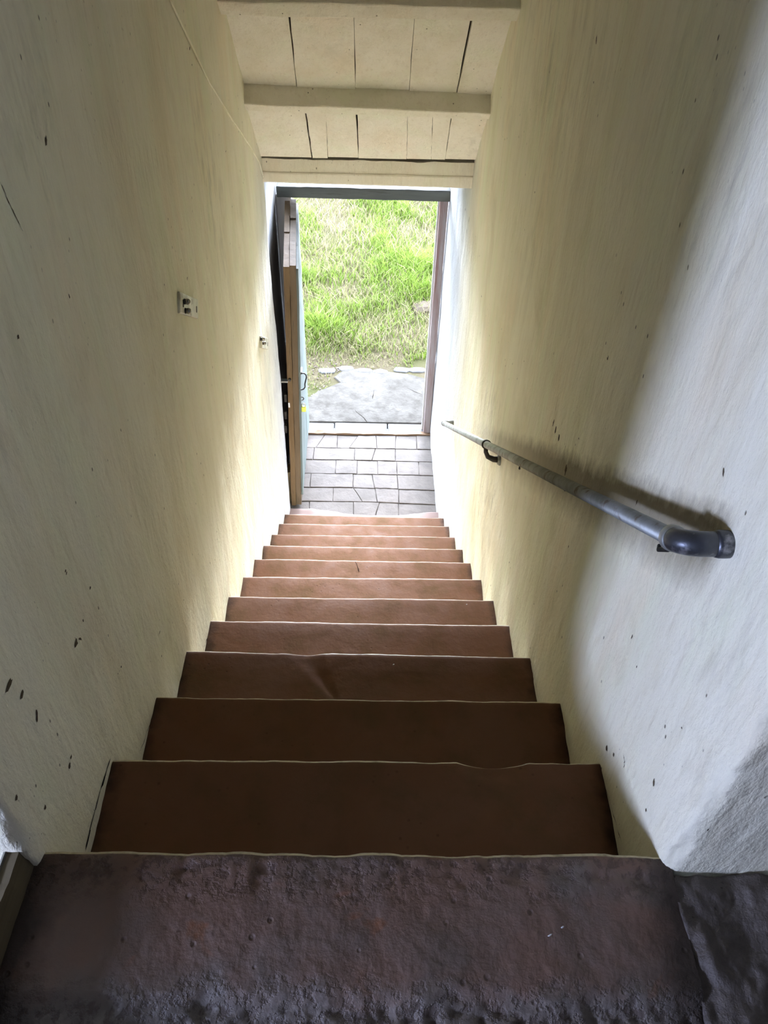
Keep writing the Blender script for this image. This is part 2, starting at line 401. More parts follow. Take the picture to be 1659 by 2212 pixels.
def plank(xl0, xr0, xl1, xr1, ya, yb, dz):
    """one ceiling board; x at upper and lower end differ so the joints run crooked"""
    V = []; N = 14
    for th in (0, .022):
        for i in range(N):
            t = i/(N-1); y = ya+(yb-ya)*t; wob = .0025*fbm(xl0*7, t*5, 0, 2); wob2 = .0025*fbm(xr0*7, t*5, 3, 2)
            for x in (xl0+(xl1-xl0)*t+wob, xr0+(xr1-xr0)*t+wob2):
                p = Vector((x, y, ceil_z(y)))+nin*(dz+.0015*fbm(x*5, t*3, 1, 2)-th)
                V.append(tuple(p))
    Fc = []
    for i in range(N-1):
        a = 2*i; Fc.append((a, a+1, a+3, a+2)); o = 2*N; Fc.append((o+a, o+a+2, o+a+3, o+a+1))
        Fc.append((a, a+2, o+a+2, o+a)); Fc.append((a+1, o+a+1, o+a+3, a+3))
    Fc.append((0, 2*N, 2*N+1, 1)); a = 2*N-2; Fc.append((a, a+1, 2*N+a+1, 2*N+a))
    return mesh('plank', rel(V, ce), Fc, M_plank, ce)
# joints read off the photograph: (x at upper end, x at lower end, gap)
def lay(js, ya, yb, off=0):
    for i in range(len(js)-1):
        a, bb = js[i], js[i+1]
        plank(a[0]+a[2], bb[0]-bb[2], a[1]+a[3], bb[1]-bb[3], ya, yb+random.uniform(-.010, .002), off+random.uniform(-.004, .003))
def jx(u, v, off):                         # x of a photo point on the sloping soffit
    d = ray(u, v); t = (CZ-CS*CY-off*math.hypot(1, CS)-(CAM[2]-CS*CAM[1]))/(d[2]-CS*d[1]); return CAM[0]+t*d[0]
up = [(628, 12, 640, 188, .005, .001), (764, 20, 768, 190, .001, .0012), (893, 24, 884, 196, .001, .001), (1020, 30, 988, 196, .006, .0025)]
J = [(-.54, -.54, 0, 0)]+[(jx(a, c, 0), jx(d, e, 0), g, h) for a, c, d, e, g, h in up]+[(.54, .54, 0, 0)]
lay(J, 2.45, 3.06)
lay([(-.54, -.54, 0, 0), (-.33, -.3, .002, .001), (-.03, -.03, .001, .001), (.2, .2, .001, .001), (.38, .36, .002, .003), (.54, .54, 0, 0)], ytop-.02, 2.47)
lo = [(661, 250, 676, 356, .003, .003), (706, 254, 710, 360, .0006, .0006), (770, 255, 775, 362, .004, .001), (878, 260, 876, 366, .0008, .0008), (931, 262, 927, 370, .0008, .0008), (972, 262, 957, 368, .002, .0008)]
J = [(-.54, -.54, 0, 0)]+[(jx(a, c, .055), jx(d, e, .055), g, h) for a, c, d, e, g, h in lo]+[(.54, .54, 0, 0)]
lay(J, 3.04, 3.362, .055)
def beam(yL, yR, depth, width, name='beam', mat=M_beam, amp=.004):
    """timber across the soffit; its upper edge meets the boards at yL (left) and yR (right)"""
    V = []; N = 40; prof = [(-.02, 0), (depth, 0), (depth, width), (-.02, width)]
    for i in range(N):
        t = i/(N-1); x = -.53+1.06*t; y = yL+(yR-yL)*t; base = Vector((x, y, ceil_z(y)))
        for k, (p, q) in enumerate(prof):
            wv = amp*fbm(x*4, k*3.1, depth*9, 3)
            V.append(tuple(base+nin*(p+wv)+dirn*(q+wv*.6)))
    Fc = []
    for i in range(N-1):
        for k in range(4):
            a = i*4+k; c = i*4+(k+1) % 4; Fc.append((a, c, c+4, a+4))
    Fc += [(3, 2, 1, 0), tuple((N-1)*4+k for k in range(4))]
    return bevel(mesh(name, rel(V, ce), Fc, mat, ce), .006, 2)
beam(2.592, 2.590, .07, .075)
beam(3.014, 3.036, .080, .055)
# lintel board over the doorway, standing upright under the last boards
V = []; N = 30
for i in range(N):
    t = i/(N-1); x = -.53+1.06*t; zt = -.294-.002*t+.0015*fbm(x*4, 1, 0, 2); zb = -.346-.010*t+.002*fbm(x*5, 7, 0, 2)
    for y, z in ((3.335, zb), (3.335, zt), (3.42, zt), (3.42, zb)): V.append((x, y, z))
Fc = []
for i in range(N-1):
    for k in range(4):
        a = i*4+k; c = i*4+(k+1) % 4; Fc.append((a, a+4, c+4, c))
bevel(mesh('lintel_board', rel(V, ce), Fc+[(0, 1, 2, 3), tuple((N-1)*4+k for k in (3, 2, 1, 0))], M_plank, ce), .008, 2)

V = []; N = 40                            # fillet closing the ends of the boards above the lintel
for i in range(N):
    t = i/(N-1); x = -.53+1.06*t; zt = -.236+.007*fbm(x*7, 4, 0, 3)
    for y, z in ((3.342, -.298), (3.346, zt), (3.42, zt), (3.42, -.298)): V.append((x, y, z))
Fc = []
for i in range(N-1):
    for k in range(4):
        a = i*4+k; c = i*4+(k+1) % 4; Fc.append((a, a+4, c+4, c))
mesh('fillet', rel(V, ce), Fc+[(0, 1, 2, 3), tuple((N-1)*4+k for k in (3, 2, 1, 0))], M_beam, ce)

# ------------------------------------------------------------------ staircase
EDGE = [(100, 1833, 1433, 1842), (240, 1637, 1290, 1641), (343, 1500, 1203, 1513), (410, 1402, 1143, 1416), (460, 1337, 1098, 1348),
        (495, 1285, 1068, 1293), (528, 1243, 1036, 1249), (552, 1205, 1018, 1213), (570, 1176, 1000, 1184), (585, 1152, 985, 1158),
        (600, 1129, 970, 1135), (610, 1109, 958, 1117), (620, 1096, 950, 1105)]
TR, RI = .28127, .21548
EZ = []
for n, (ul, vl, ur, vr) in enumerate(EDGE):
    EZ.append((hit(ul, vl, 1, n*TR)[2], hit(ur, vr, 1, n*TR)[2]))
FLOOR = -2.72
st = empty('staircase', (0, 0, FLOOR))
tag(st, 'steep straight flight of worn reddish brown stone steps leading down to the open door', 'staircase')
def step(n):
    zl, zr = EZ[n]; yb = (n-1)*TR-.03 if n else -.262
    ye = n*TR; zn = EZ[n+1] if n < 12 else (FLOOR, FLOOR)
    nx = 170 if n < 4 else 70
    rough = [.0032, .0012, .0008][min(n, 2)]
    ys = list(np.linspace(yb, ye-.016, 60 if n == 0 else (26 if n < 4 else 10)))
    V = []; m = 0
    for i in range(nx):
        t = i/(nx-1); x = -.515+1.03*t; z = zl+(zr-zl)*min(max((x+.5), 0), 1); zlow = min(zn)-.02
        col = []
        wear = .0035*fbm(x*9, n*5.3, 0, 4)+.004*fbm(x*2.2, n*3.7, 2, 2)
        chip = 0
        if n == 12:                                   # trodden hollow in the last nosing
            chip = .05*math.exp(-((x-.05)/.30)**4)*(1 if x > -.33 else max(0, 1-(-.33-x)/.05))*(.5+.5*min(1, max(0, (x+.42)/.42)))+.006*fbm(x*12, 3, 0, 3)
        for y in ys:
            d = rough*fbm(x*9, y*9, n*4, 4)
            if n == 0:
                e = max(0, 1-abs(y+.03)/.05); d += .010*e*min(0, fbm(x*24, y*30, 5, 4)+.1)
                e2 = max(0, min(1, (-.205-y+.02*fbm(x*8, 2, 0, 3))/.03)); d -= e2*(.012+.012*abs(fbm(x*30, y*30, 8, 3)))
            if n == 1:                                # scooped chip in the nosing, right of centre
                r2 = ((x-.28)/.075)**2+((y-ye)/.05)**2
                if r2 < 1: d -= .013*(1-r2)**.6
            if n == 3:                                # flake broken out of the third step
                u = (ye-y)/.16; cx = -.165+.10*u
                if abs(x-cx) < .045*(1.15-u) and u < 1: d -= .0030*(1-abs(x-cx)/(.045*(1.15-u)))+.0008
            if n == 12: d -= chip*max(0, 1-(ye-y)/.12)
            col.append((x, y, z+d-.002*max(0, (y-ye+.06))/.06))
        zt = col[-1][2]
        dip = 0
        if n == 1 and abs(x-.28) < .075: dip = .010*(1-((x-.28)/.075)**2)
        if n == 3 and abs(x+.165) < .05: dip = .006*(1-((x+.165)/.05)**2)
        w_ = wear-.001
        for k in range(1, 6):
            a = k/5*PI/2; col.append((x, ye-.016+(.016+w_-dip*.6)*math.sin(a), zt-.011*(1-math.cos(a))-dip*(k/5)*.3))
        col += [(x, ye+w_-dip*.6, zt-.04-.002*fbm(x*8, n, 1, 2)), (x, ye-.016, zt-.05), (x, ye-.016, zlow)]
        m = len(col); V += col
    Fc = grid_faces(nx, m)
    mat = M_top if n == 0 else (M_nosing if n == 12 else M_step)
    o = mesh('step', rel(V, st), Fc, mat, st, smooth=True)
    o.data.materials.append(M_riser)                  # unseen riser faces, made pale to bounce light onto walls and ceiling
    o.data.materials.append(M_edge_light)                   # door light painted as a pale line on the worn-round edge
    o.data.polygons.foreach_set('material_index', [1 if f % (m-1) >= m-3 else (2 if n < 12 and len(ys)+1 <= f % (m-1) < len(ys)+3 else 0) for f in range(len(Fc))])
    return o
for n in range(13): step(n)
# solid masonry under the steps so that no daylight leaks between them
b = MB()
for n in range(12):
    z = min(EZ[n+1])-.06; b.box(-.515, .515, n*TR-.3, n*TR-.03, FLOOR-.1, min(EZ[n])-.045)
mesh('masonry_core', rel(b.V, st), b.F, M_earth, st)

# ------------------------------------------------------------------ landing floor of the room above
fl = mesh('floor', *box(x0, x1, y0, -.27, -.12, -.045), M_joint); tag(fl, 'stone slab landing floor at the head of the stairs', kind='structure')
def rough_slab(xa, xb, ya, yb, z, mat, amp, nx, ny, fx=9, edge=.01):
    V = []
    for i in range(nx):
        for j in range(ny):
            x = xa+(xb-xa)*i/(nx-1); y = ya+(yb-ya)*j/(ny-1)
            e = min(min(i, nx-1-i)/(nx*.04+1), min(j, ny-1-j)/(ny*.04+1), 1)
            V.append((x+.004*fbm(y*14, x, 2, 3)*(i in (0, nx-1)), y+.004*fbm(x*14, y, 5, 3)*(j in (0, ny-1)), z+amp*fbm(x*fx, y*fx*.7, 2, 5)-edge*(1-e)))
    k = len(V); Fc = grid_faces(nx, ny)
    ring = [i*ny for i in range(nx)]+[(nx-1)*ny+j for j in range(1, ny)]+[i*ny+ny-1 for i in range(nx-2, -1, -1)]+[j for j in range(ny-2, 0, -1)]
    for r in ring: V.append((V[r][0], V[r][1], -.11))
    L = len(ring)
    for i in range(L):
        j = (i+1) % L; Fc.append((ring[i], k+i, k+j, ring[j]))
    return mesh('stone_slab', V, Fc, mat, fl, smooth=True)
rough_slab(.512, 1.05, -.60, -.034, .004, M_dark, .016, 120, 120, 11)
rough_slab(-.50, .50, -.62, -.268, -.012, M_dark, .010, 120, 60)
rough_slab(-1.15, -.548, -.62, -.034, -.004, M_greyfloor, .004, 40, 40)
for xa, xb, ya, yb in ((1.06, 1.69, -.6, -.034), (-2.39, -1.16, -.62, -.034), (.51, 1.69, -1.4, -.61), (-.5, .5, -1.4, -.63), (-1.4, -.51, -1.4, -.63), (-2.39, -1.41, -1.4, -.63), (-2.39, -.6, -2.29, -1.41), (-.59, .6, -2.29, -1.41), (.61, 1.69, -2.29, -1.41)):
    rough_slab(xa, xb, ya, yb, 0, M_greyfloor, .004, 16, 16)

# old board standing on edge along the left side of the top step
bd = empty('old_board', (-.515, -.15, 0)); tag(bd, 'dirty old board on edge along the left side of the top step', 'board')
V = []; N = 60
for i in range(N):
    t = i/(N-1); y = .035-.60*t; x = -.507-.028*t; h = .070+.004*fbm(y*16, 3, 0, 3)
    if y > -.02: h += .05*((y+.02)/.055)**1.5
    wv = .002*fbm(y*22, 0, 0, 3)
    for px, pz in ((x-.026, -.04), (x-.024, h-.006), (x-.004+wv, h), (x+wv, h*.5+.004*fbm(y*30, 9, 0, 3)), (x+.002, -.02)): V.append((px, y, pz))
Fc = []
for i in range(N-1):
    for k in range(4): a = i*5+k; Fc.append((a, a+1, a+6, a+5))
mesh('board', rel(V, bd), Fc+[(4, 3, 2, 1, 0), tuple((N-1)*5+k for k in range(5))], M_board, bd)
V = []
for i in range(N):
    t = i/(N-1); y = .0-.56*t; x = -.507-.028*t-.027
    for px, pz in ((x-.004, -.04), (x-.004, .066), (x, .069), (x+.002, .064)): V.append((px, y, pz))
Fc = []
for i in range(N-1):
    for k in range(3): a = i*4+k; Fc.append((a, a+1, a+5, a+4))
tag(mesh('metal_strip', rel(V, bd), Fc, M_steel, bd), 'bright metal edging strip')
# flake of plaster that has come loose above the board
V = [(-.506, .012, .02), (-.530, -.018, .03), (-.516, -.004, .115), (-.500, .018, .02), (-.524, -.024, .028), (-.508, .0, .118)]
mesh('plaster_flake', rel(V, bd), [(0, 1, 2), (3, 5, 4), (0, 3, 4, 1), (1, 4, 5, 2), (2, 5, 3, 0)], M_wall_l, bd)

# ------------------------------------------------------------------ pipe handrail
hr = empty('handrail', (.44, .18, .549)); tag(hr, 'galvanised pipe handrail with dark elbow ends on the right wall', 'handrail')
A = Vector((.44, .195, .538)); B = Vector((.44, 3.049, -1.567)); ax = (B-A).normalized()
mesh('rail', rel(tube([A+ax*.03, B-ax*.03], .0132, 24, True)[0], hr), tube([A, B], .0132, 24)[1], M_pipe, hr, smooth=True)
def elbow(P0, d, out, r, leg, bend, flip=False):
    """pipe elbow: comes along -d into P0, turns towards +x into the wall"""
    pts = [P0+d*(leg+bend), P0+d*bend]
    for k in range(1, 9):
        a = k/8*PI/2; pts.append(P0+d*bend*(1-math.sin(a))+Vector((1, 0, 0))*bend*(1-math.cos(a)))
    pts.append(P0+Vector((bend+out, 0, 0)))
    R = [r*1.0]*len(pts); return tube(pts, R, 24)
V, Fc = elbow(A, ax, .028, .0175, .012, .026); mesh('elbow', rel(V, hr), Fc, M_elbow, hr, smooth=True)
V, Fc = tube([A+ax*.030, A+ax*.036, A+ax*.046, A+ax*.052], [.0165, .0192, .0192, .0160], 24); mesh('collar', rel(V, hr), Fc, M_pipe, hr, smooth=True)
V, Fc = tube([A+Vector((.040, 0, 0)), A+Vector((.046, 0, 0)), A+Vector((.056, 0, 0)), A+Vector((.064, 0, 0))], [.0178, .0195, .0195, .019], 24); mesh('flange', rel(V, hr), Fc, M_elbow, hr, smooth=True)
V, Fc = elbow(B, -ax, .03, .0155, .015, .026); mesh('elbow', rel(V, hr), Fc, M_pipe, hr, smooth=True)
P = A+ax*.060+Vector((0, 0, -.014)); V, Fc = tube([P, P+Vector((.004, -.004, -.010)), P+Vector((-.004, .004, -.02)), P+Vector((0, .014, -.022))], [.004, .005, .0035, .003], 10); mesh('screw', rel(V, hr), Fc, M_iron, hr, smooth=True)
G = A+ax*((1.695-A.y)/ax.y)             # bracket: clamp ring, arm down to a round flange on the wall
V, Fc = tube([G-ax*.010, G-ax*.008, G+ax*.008, G+ax*.010], [.0148, .0175, .0175, .0148], 24); br = mesh('clamp', rel(V, hr), Fc, M_iron, hr, smooth=True)
D = G-Vector((0, 0, 1)); 
pts = [G+Vector((0, 0, -.012)), G+Vector((.002, .0, -.035)), G+Vector((.012, .0, -.058)), G+Vector((.034, .0, -.070)), G+Vector((.062, .0, -.072))]
V, Fc = tube(pts, [.008, .008, .009, .011, .012], 14); mesh('bracket_arm', rel(V, hr), Fc, M_iron, hr, smooth=True)
V, Fc = tube([G+Vector((.048, 0, -.072)), G+Vector((.054, 0, -.072)), G+Vector((.064, 0, -.072))], [.016, .021, .022], 20); mesh('bracket_flange', rel(V, hr), Fc, M_pipe, hr, smooth=True)
for yy, L in ((1.43, .012), (1.16, .022), (.73, .012), (.66, .010)):
    Q = A+ax*((yy-A.y)/ax.y)+Vector((0, 0, -.012))
    V, Fc = tube([Q, Q+Vector((.001, .002, -L*.6)), Q+Vector((.003, .008, -L)), Q+Vector((.002, .013, -L*1.05))], [.002, .0022, .003, .0015], 8)
    mesh('wire_hook', rel(V, hr), Fc, M_iron, hr, smooth=True)

# ------------------------------------------------------------------ the two plates on the left wall (aligned with the slope of the stairs)
def wall_plate(yc, zc_, label, balls, tilt=-.62):
    e = empty('wall_plate', (-.5, yc, zc_)); e.rotation_euler = (tilt, 0, 0)
    e.matrix_basis = Matrix.Translation((-.5, yc, zc_)) @ Matrix.Rotation(tilt, 4, 'X')
    tag(e, label, 'wall plate', 'plates on the left wall')
    bevel(mesh('plate', *box(-.006, .010, -.118, .118, -.028, .028), M_plate, e), .003, 2)
    for u, v in balls:
        p = e.matrix_basis.inverted() @ Vector(hit(u, v, 0, -.481))
        V, Fc = tube([(.004, p.y, p.z), (.011, p.y, p.z), (p.x-.004, p.y, p.z)], [.0085, .0080, .0070], 14)
        k = mesh('knob_stem', V, Fc, M_iron, e, smooth=True)
        ang = np.linspace(-PI/2+.05, PI/2-.05, 13)
        V, Fc = tube([(p.x+.0083*math.sin(a), p.y, p.z) for a in ang], [.0083*math.cos(a) for a in ang], 20)
        mesh('knob', V, Fc, M_ball, k, smooth=True)
    mesh('slot_screw', *box(.009, .0115, -.088, -.082, -.010, .010), M_iron, e)
    mesh('slot_screw', *box(.009, .0115, .088, .093, -.012, .006), M_iron, e)
    return e
wall_plate(1.484, .104, 'upper painted wall plate with two dark round knobs, nearer the top of the stairs', ((405, 651.5), (407, 671.5)))
wall_plate(2.858, -.930, 'lower painted wall plate with two dark round knobs, close to the door leaf', ((569, 732.5), (571.5, 741.5)))

# painted-over cable running down the left wall
pts = []
for (u, v) in ((352, -40), (372, 10), (413, 96), (452, 178), (500, 256), (538, 312), (560, 350), (569, 384)):
    p = hit(u, v, 0, -.497); pts.append(Vector(p))
V, Fc = tube(pts, .0035, 8)
tag(mesh('cable', V, Fc, M_wall_l, smooth=True), 'thin painted-over cable running down the left wall to the lintel', 'cable')

def floor_crack(parent, pts, z, wd, mat, name='crack', kids=3):
    V = []; P = []
    for (a, b_) in zip(pts[:-1], pts[1:]):
        for k in range(kids): P.append((a[0]+(b_[0]-a[0])*k/kids+random.uniform(-.5, .5), a[1]+(b_[1]-a[1])*k/kids))
    P.append(pts[-1])
    for i, (u, v) in enumerate(P):
        c = hit(u, v, 2, z); d = hit(u+3, v, 2, z); ww = wd*random.uniform(.5, 1.2)*min(1, (i+.4)/3, (len(P)-i)/2)
        V += [(c[0]-ww, c[1], z), (c[0]+ww, c[1], z+.0004)]
    return mesh(name, [tuple(np.array(v)-np.array(parent.location)) for v in V], [(2*i, 2*i+1, 2*i+3, 2*i+2) for i in range(len(P)-1)], mat, parent)
M_gap = Mat('dark_gap', .95, .05).color((.012, .009, .006, 1)).m
floor_crack(st, [(641, 1432), (646, 1449), (658, 1461), (676, 1474), (688, 1484), (695, 1497)], (EZ[3][0]+EZ[3][1])/2+.0012, .0022, M_gap)
floor_crack(st, [(767, 1212), (772, 1222), (776, 1236)], (EZ[7][0]+EZ[7][1])/2+.0012, .002, M_gap)
for pts, wd in (([(188, 1829), (193, 1800), (203, 1760), (219, 1700), (238, 1642)], .020), ([(300, 1632), (318, 1580), (342, 1506)], .004), ([(388, 1494), (398, 1450), (409, 1406)], .004), ([(441, 1398), (451, 1370), (459, 1340)], .006)):
    crack(wl, -1, pts, wd, M_gap)
for pts, wd in (([(1346, 1834), (1325, 1760), (1293, 1648)], .004), ([(1231, 1640), (1220, 1590), (1205, 1518)], .004), ([(1162, 1508), (1154, 1460), (1145, 1420)], .004)):
    crack(wr, 1, pts, wd)

# white crumbs lying on the treads
for n, u, v, lab in ((3, 510, 1468, 'white crumb on the left half of the third step down'), (3, 850, 1436, 'white crumb right of the flaked patch on the third step down'), (5, 1008, 1306, 'white crumb at the right end of the fifth step down'),
                     (0, 1188, 2022, 'largest white crumb on the dark top step'), (0, 1215, 2004, 'tiny white crumb beside the largest one on the top step')):
    z = (EZ[n][0]+EZ[n][1])/2; p = hit(u, v, 2, z+.002); rr = .0036 if u == 1188 else .0024
    V, Fc = tube([(p[0]-rr, p[1], p[2]), (p[0]-rr*.5, p[1], p[2]+.0005), (p[0]+rr*.4, p[1]+rr*.5, p[2]+.0005), (p[0]+rr, p[1]+rr*.8, p[2])], [.0004, .0012, .0013, .0004], 7)
    tag(mesh('crumb', V, Fc, M_white), lab, 'crumb', 'white crumbs on the steps')

# ------------------------------------------------------------------ lower floor: pavers
fl2 = mesh('floor', *box(-.60, .56, 3.30, 4.33, FLOOR-.12, FLOOR-.006), M_joint); tag(fl2, 'pale paved floor between the last step and the doorway', kind='structure')
def cp(u, v): return (640+u*320/1659, 900+v*230/1192)
def fp(u, v, z=FLOOR):
    a, c = cp(u, v); p = hit(a, c, 2, z); return (p[0], p[1])
ROWS = [((20, 185), (700, 215), (1500, 215), (20, 340), (700, 353), (1500, 367), [(320, 220), (460, 455), (690, 595), (893, 905), (1115, 1110), (1348, 1352)]),
        ((20, 345), (700, 358), (1500, 372), (20, 474), (700, 487), (1500, 505), [(200, 186), (654, 652), (888, 848), (1110, 1112)]),
        ((20, 480), (700, 492), (1500, 511), (20, 632), (700, 640), (1520, 660), [(445, 435), (680, 680), (910, 915), (1125, 1130), (1370, 1376)]),
        ((20, 637), (700, 645), (1520, 666), (20, 788), (700, 793), (1540, 826), [(162, 150), (636, 635), (850, 875), (1130, 1138)]),
        ((20, 793), (700, 799), (1540, 832), (20, 944), (700, 950), (1560, 983), [(412, 410), (640, 742), (880, 908), (1146, 1150)]),
        ((20, 950), (700, 955), (1560, 988), (20, 1105), (700, 1110), (1580, 1140), [(146, 146), (640, 640), (930, 888), (1146, 1144)]),
        ((20, 1110), (700, 1116), (1580, 1146), (20, 1270), (700, 1275), (1600, 1300), [(300, 300), (520, 520), (800, 780), (1240, 1240)])]
def yl(a, b_, c, x):
    if x <= b_[0]: return a[1]+(b_[1]-a[1])*(x-a[0])/(b_[0]-a[0])
    return b_[1]+(c[1]-b_[1])*(x-b_[0])/(c[0]-b_[0])
for (ta, tb, tc, ba, bb_, bc, js) in ROWS:
    jj = [(-300, -320)]+js+[(1490+ (ta[1])*.09, 1490+ba[1]*.09)]
    for i in range(len(jj)-1):
        (t0, b0), (t1, b1) = jj[i], jj[i+1]
        g = 2.2
        poly = []
        q = [(b0+g, yl(ba, bb_, bc, b0+g)), (b1-g, yl(ba, bb_, bc, b1-g)), (t1-g, yl(ta, tb, tc, t1-g)), (t0+g, yl(ta, tb, tc, t0+g))]
        for k in range(4):
            a, c = q[k], q[(k+1) % 4]; n = 5 if k % 2 == 0 else 3
            for s in range(n):
                t = s/n; u = a[0]+(c[0]-a[0])*t; v = a[1]+(c[1]-a[1])*t
                x, y = fp(u, v); poly.append((max(-.558, min(.515, x))+random.uniform(-.002, .002), y+random.uniform(-.002, .002)))
        V, Fc = prism(poly, FLOOR-.05, FLOOR+random.uniform(-.004, .003), .003)
        mesh('paver', V, Fc, M_paver, fl2)

# ------------------------------------------------------------------ door frame, threshold, outside wall
fr = empty('trim_1', (0, 4.34, FLOOR)); tag(fr, 'weathered door frame with grey head board and flaking red right jamb', kind='structure')
def wobbox(xa, xb, ya, yb, za, zb, axis, amp=.003, N=30, seed=0, shear=(0, 0)):
    V = []
    for i in range(N):
        t = i/(N-1)
        for k, (p, q) in enumerate(((0, 0), (1, 0), (1, 1), (0, 1))):
            w_ = amp*fbm(t*9, k*2.3+seed, seed, 3)
            if axis == 2: V.append((xa+(xb-xa)*p+w_+shear[0]*t, ya+(yb-ya)*q+w_*.7, za+(zb-za)*t))
            else: V.append((xa+(xb-xa)*t, ya+(yb-ya)*p+w_*.7, za+(zb-za)*q+w_+shear[0]*t))
    Fc = []
    for i in range(N-1):
        for k in range(4):
            a = i*4+k; c = i*4+(k+1) % 4; Fc.append((a, c, c+4, a+4))
    Fc += [(3, 2, 1, 0), tuple((N-1)*4+k for k in range(4))]
    if axis == 0: Fc = [f[::-1] for f in Fc]
    return V, Fc
def fpart(name, args, mat, **k):
    V, Fc = wobbox(*args, **k); return bevel(mesh(name, rel(V, fr), Fc, mat, fr), .004, 2)
fpart('head_board', (-.555, .50, 4.33, 4.40, -.868, -.800, 0), M_head, seed=2, amp=.004, shear=(-.006, 0))
fpart('right_jamb', (.446, .496, 4.34, 4.41, FLOOR-.02, -.862, 2), M_jamb, seed=4, amp=.003, shear=(-.004, 0))
fpart('left_jamb', (-.565, -.470, 4.36, 4.42, FLOOR-.02, -.862, 2), M_white_jamb, seed=6, amp=.003)
fpart('stop_bead', (.432, .448, 4.385, 4.405, FLOOR-.02, -.862, 2), M_white_jamb, seed=8, amp=.002)
ts = tag(mesh('trim_2', *wobbox(-.56, .50, 4.318, 4.350, FLOOR-.03, FLOOR+.012, 0, .006, 40, 3), M_thresh), 'dark broken timber threshold at the foot of the doorway', kind='structure')
b = MB()                                 # outer wall of the house round the doorway
b.box(-4, -.565, 4.42, 4.62, FLOOR-.1, 2.6); b.box(.5, 4, 4.42, 4.62, FLOOR-.1, 2.6); b.box(-.565, .5, 4.44, 4.62, -.46, 2.6)
b.box(-4, 4, 4.45, 5.15, -.25, -.15)          # low unseen eave, added to keep sky light off the slab
tag(mesh('wall_front', b.V, b.F, M_wall_l), 'outer house wall round the doorway', kind='structure')
sl = empty('sill', (0, 4.40, FLOOR)); tag(sl, 'row of three white stone sill blocks just outside the threshold', kind='structure'); sl.name = 'trim_3'
for xa, xb in ((-.56, -.245), (-.238, .166), (.175, .50)):
    poly = [(xa, 4.352), (xb, 4.352+.002), (xb, 4.452), (xa, 4.455)]
    V, Fc = prism(poly, FLOOR-.1, FLOOR+.004+random.uniform(-.003, .003), .006); mesh('sill_block', rel(V, sl), Fc, M_sill, sl)

# ------------------------------------------------------------------ door leaf, standing open against the left wall
dr = empty('door_1', (-.47, 4.34, FLOOR+.02)); tag(dr, 'old two-layer plank door leaf opened inwards against the left wall', kind='structure')
Z0, Z1, YL, YH = FLOOR+.018, -.885, 3.52, 4.335
def xm(y, z):
    t = (YH-y)/(YH-YL); s = (z-Z0)/(Z1-Z0)
    return -.47*(1-t)+t*(-.470+(.056)*s)
def leaf(name, u0, u1, ya, yb, za, zb, mat, amp=.0025, seed=0, parent=dr, nz=40):
    V = []
    for i in range(nz):
        z = za+(zb-za)*i/(nz-1)
        for k, (y, u) in enumerate(((ya, u0), (ya, u1), (yb, u1), (yb, u0))):
            w_ = amp*fbm(z*5, k*1.7+seed, seed, 3); V.append((xm(y, z)+u+w_, y+w_*1.4, z))
    Fc = []
    for i in range(nz-1):
        for k in range(4):
            a = i*4+k; c = i*4+(k+1) % 4; Fc.append((a, c, c+4, a+4))
    Fc += [(3, 2, 1, 0), tuple((nz-1)*4+k for k in range(4))]
    return mesh(name, rel(V, dr), Fc, mat, parent)
for i, (ya, yb) in enumerate(((YL, 3.71), (3.714, 3.92), (3.924, 4.13), (4.134, YH))):
    leaf('plank', -.038, -.006, ya, yb, Z0, Z1-.004*(i % 2), M_door_in, seed=i)
for i, (ya, yb) in enumerate(((YL+.004, 3.80), (3.805, 4.08), (4.085, YH))):
    leaf('plank', -.004, .030, ya, yb, Z0+.006, Z1+.006-.008*(i % 2), M_door_mid, seed=i+9)
for i, (ya, yb) in enumerate(((YL+.018, 3.80), (3.803, 4.08), (4.083, YH))):
    leaf('face_board', .0305, .043, ya, yb, Z0+.09, Z1-.02, M_door_paint, seed=i+20, amp=.002)
tag(leaf('rotten_foot', -.062, -.040, YL+.01, YL+.10, Z0, Z0+.30, M_board, seed=33, amp=.012), 'crumbling grey wood at the foot')
def at(u, v, y): return Vector(hit(u, v, 1, y))
# wire handle on the outer face
pts = [at(*cc, 3.545) for cc in ((643.5, 818), (646, 814), (648, 809), (652, 806.5), (657, 806.5), (661, 810), (662, 815), (660, 823), (658.5, 830), (659, 836), (656, 840.5), (651, 842), (647, 841), (645, 838))]
V, Fc = tube(pts, .0042, 10); tag(mesh('handle', rel(V, dr), Fc, M_black, dr, smooth=True), 'black bent wire handle')
# latch and bolt on the inner face
p = at(612, 818, 3.535); V, Fc = box(p.x-.012, p.x+.03, 3.50, 3.53, p.z-.006, p.z+.006); bevel(mesh('latch_bar', rel(V, dr), Fc, M_steel, dr), .002)
p = at(626, 819, 3.52); V, Fc = tube([(p.x, 3.526, p.z), (p.x, 3.508, p.z)], [.010, .008], 12); mesh('latch_pin', rel(V, dr), Fc, M_iron, dr)
p = at(625, 872, 3.53); V, Fc = box(p.x-.006, p.x+.004, 3.515, 3.535, p.z-.020, p.z+.016); bevel(mesh('strike_plate', rel(V, dr), Fc, M_white, dr), .002)
for v in (858, 895, 925):
    p = at(619, v, 3.56); V, Fc = box(p.x-.014, p.x+.004, 3.545, 3.57, p.z-.03, p.z+.03); bevel(mesh('bolt_bracket', rel(V, dr), Fc, M_iron, dr), .003)
p = at(649, 812.5-10, 3.56); V, Fc = box(p.x-.006, p.x+.010, 3.55, 3.60, p.z-.004, p.z+.004); mesh('hasp', rel(V, dr), Fc, M_white, dr)
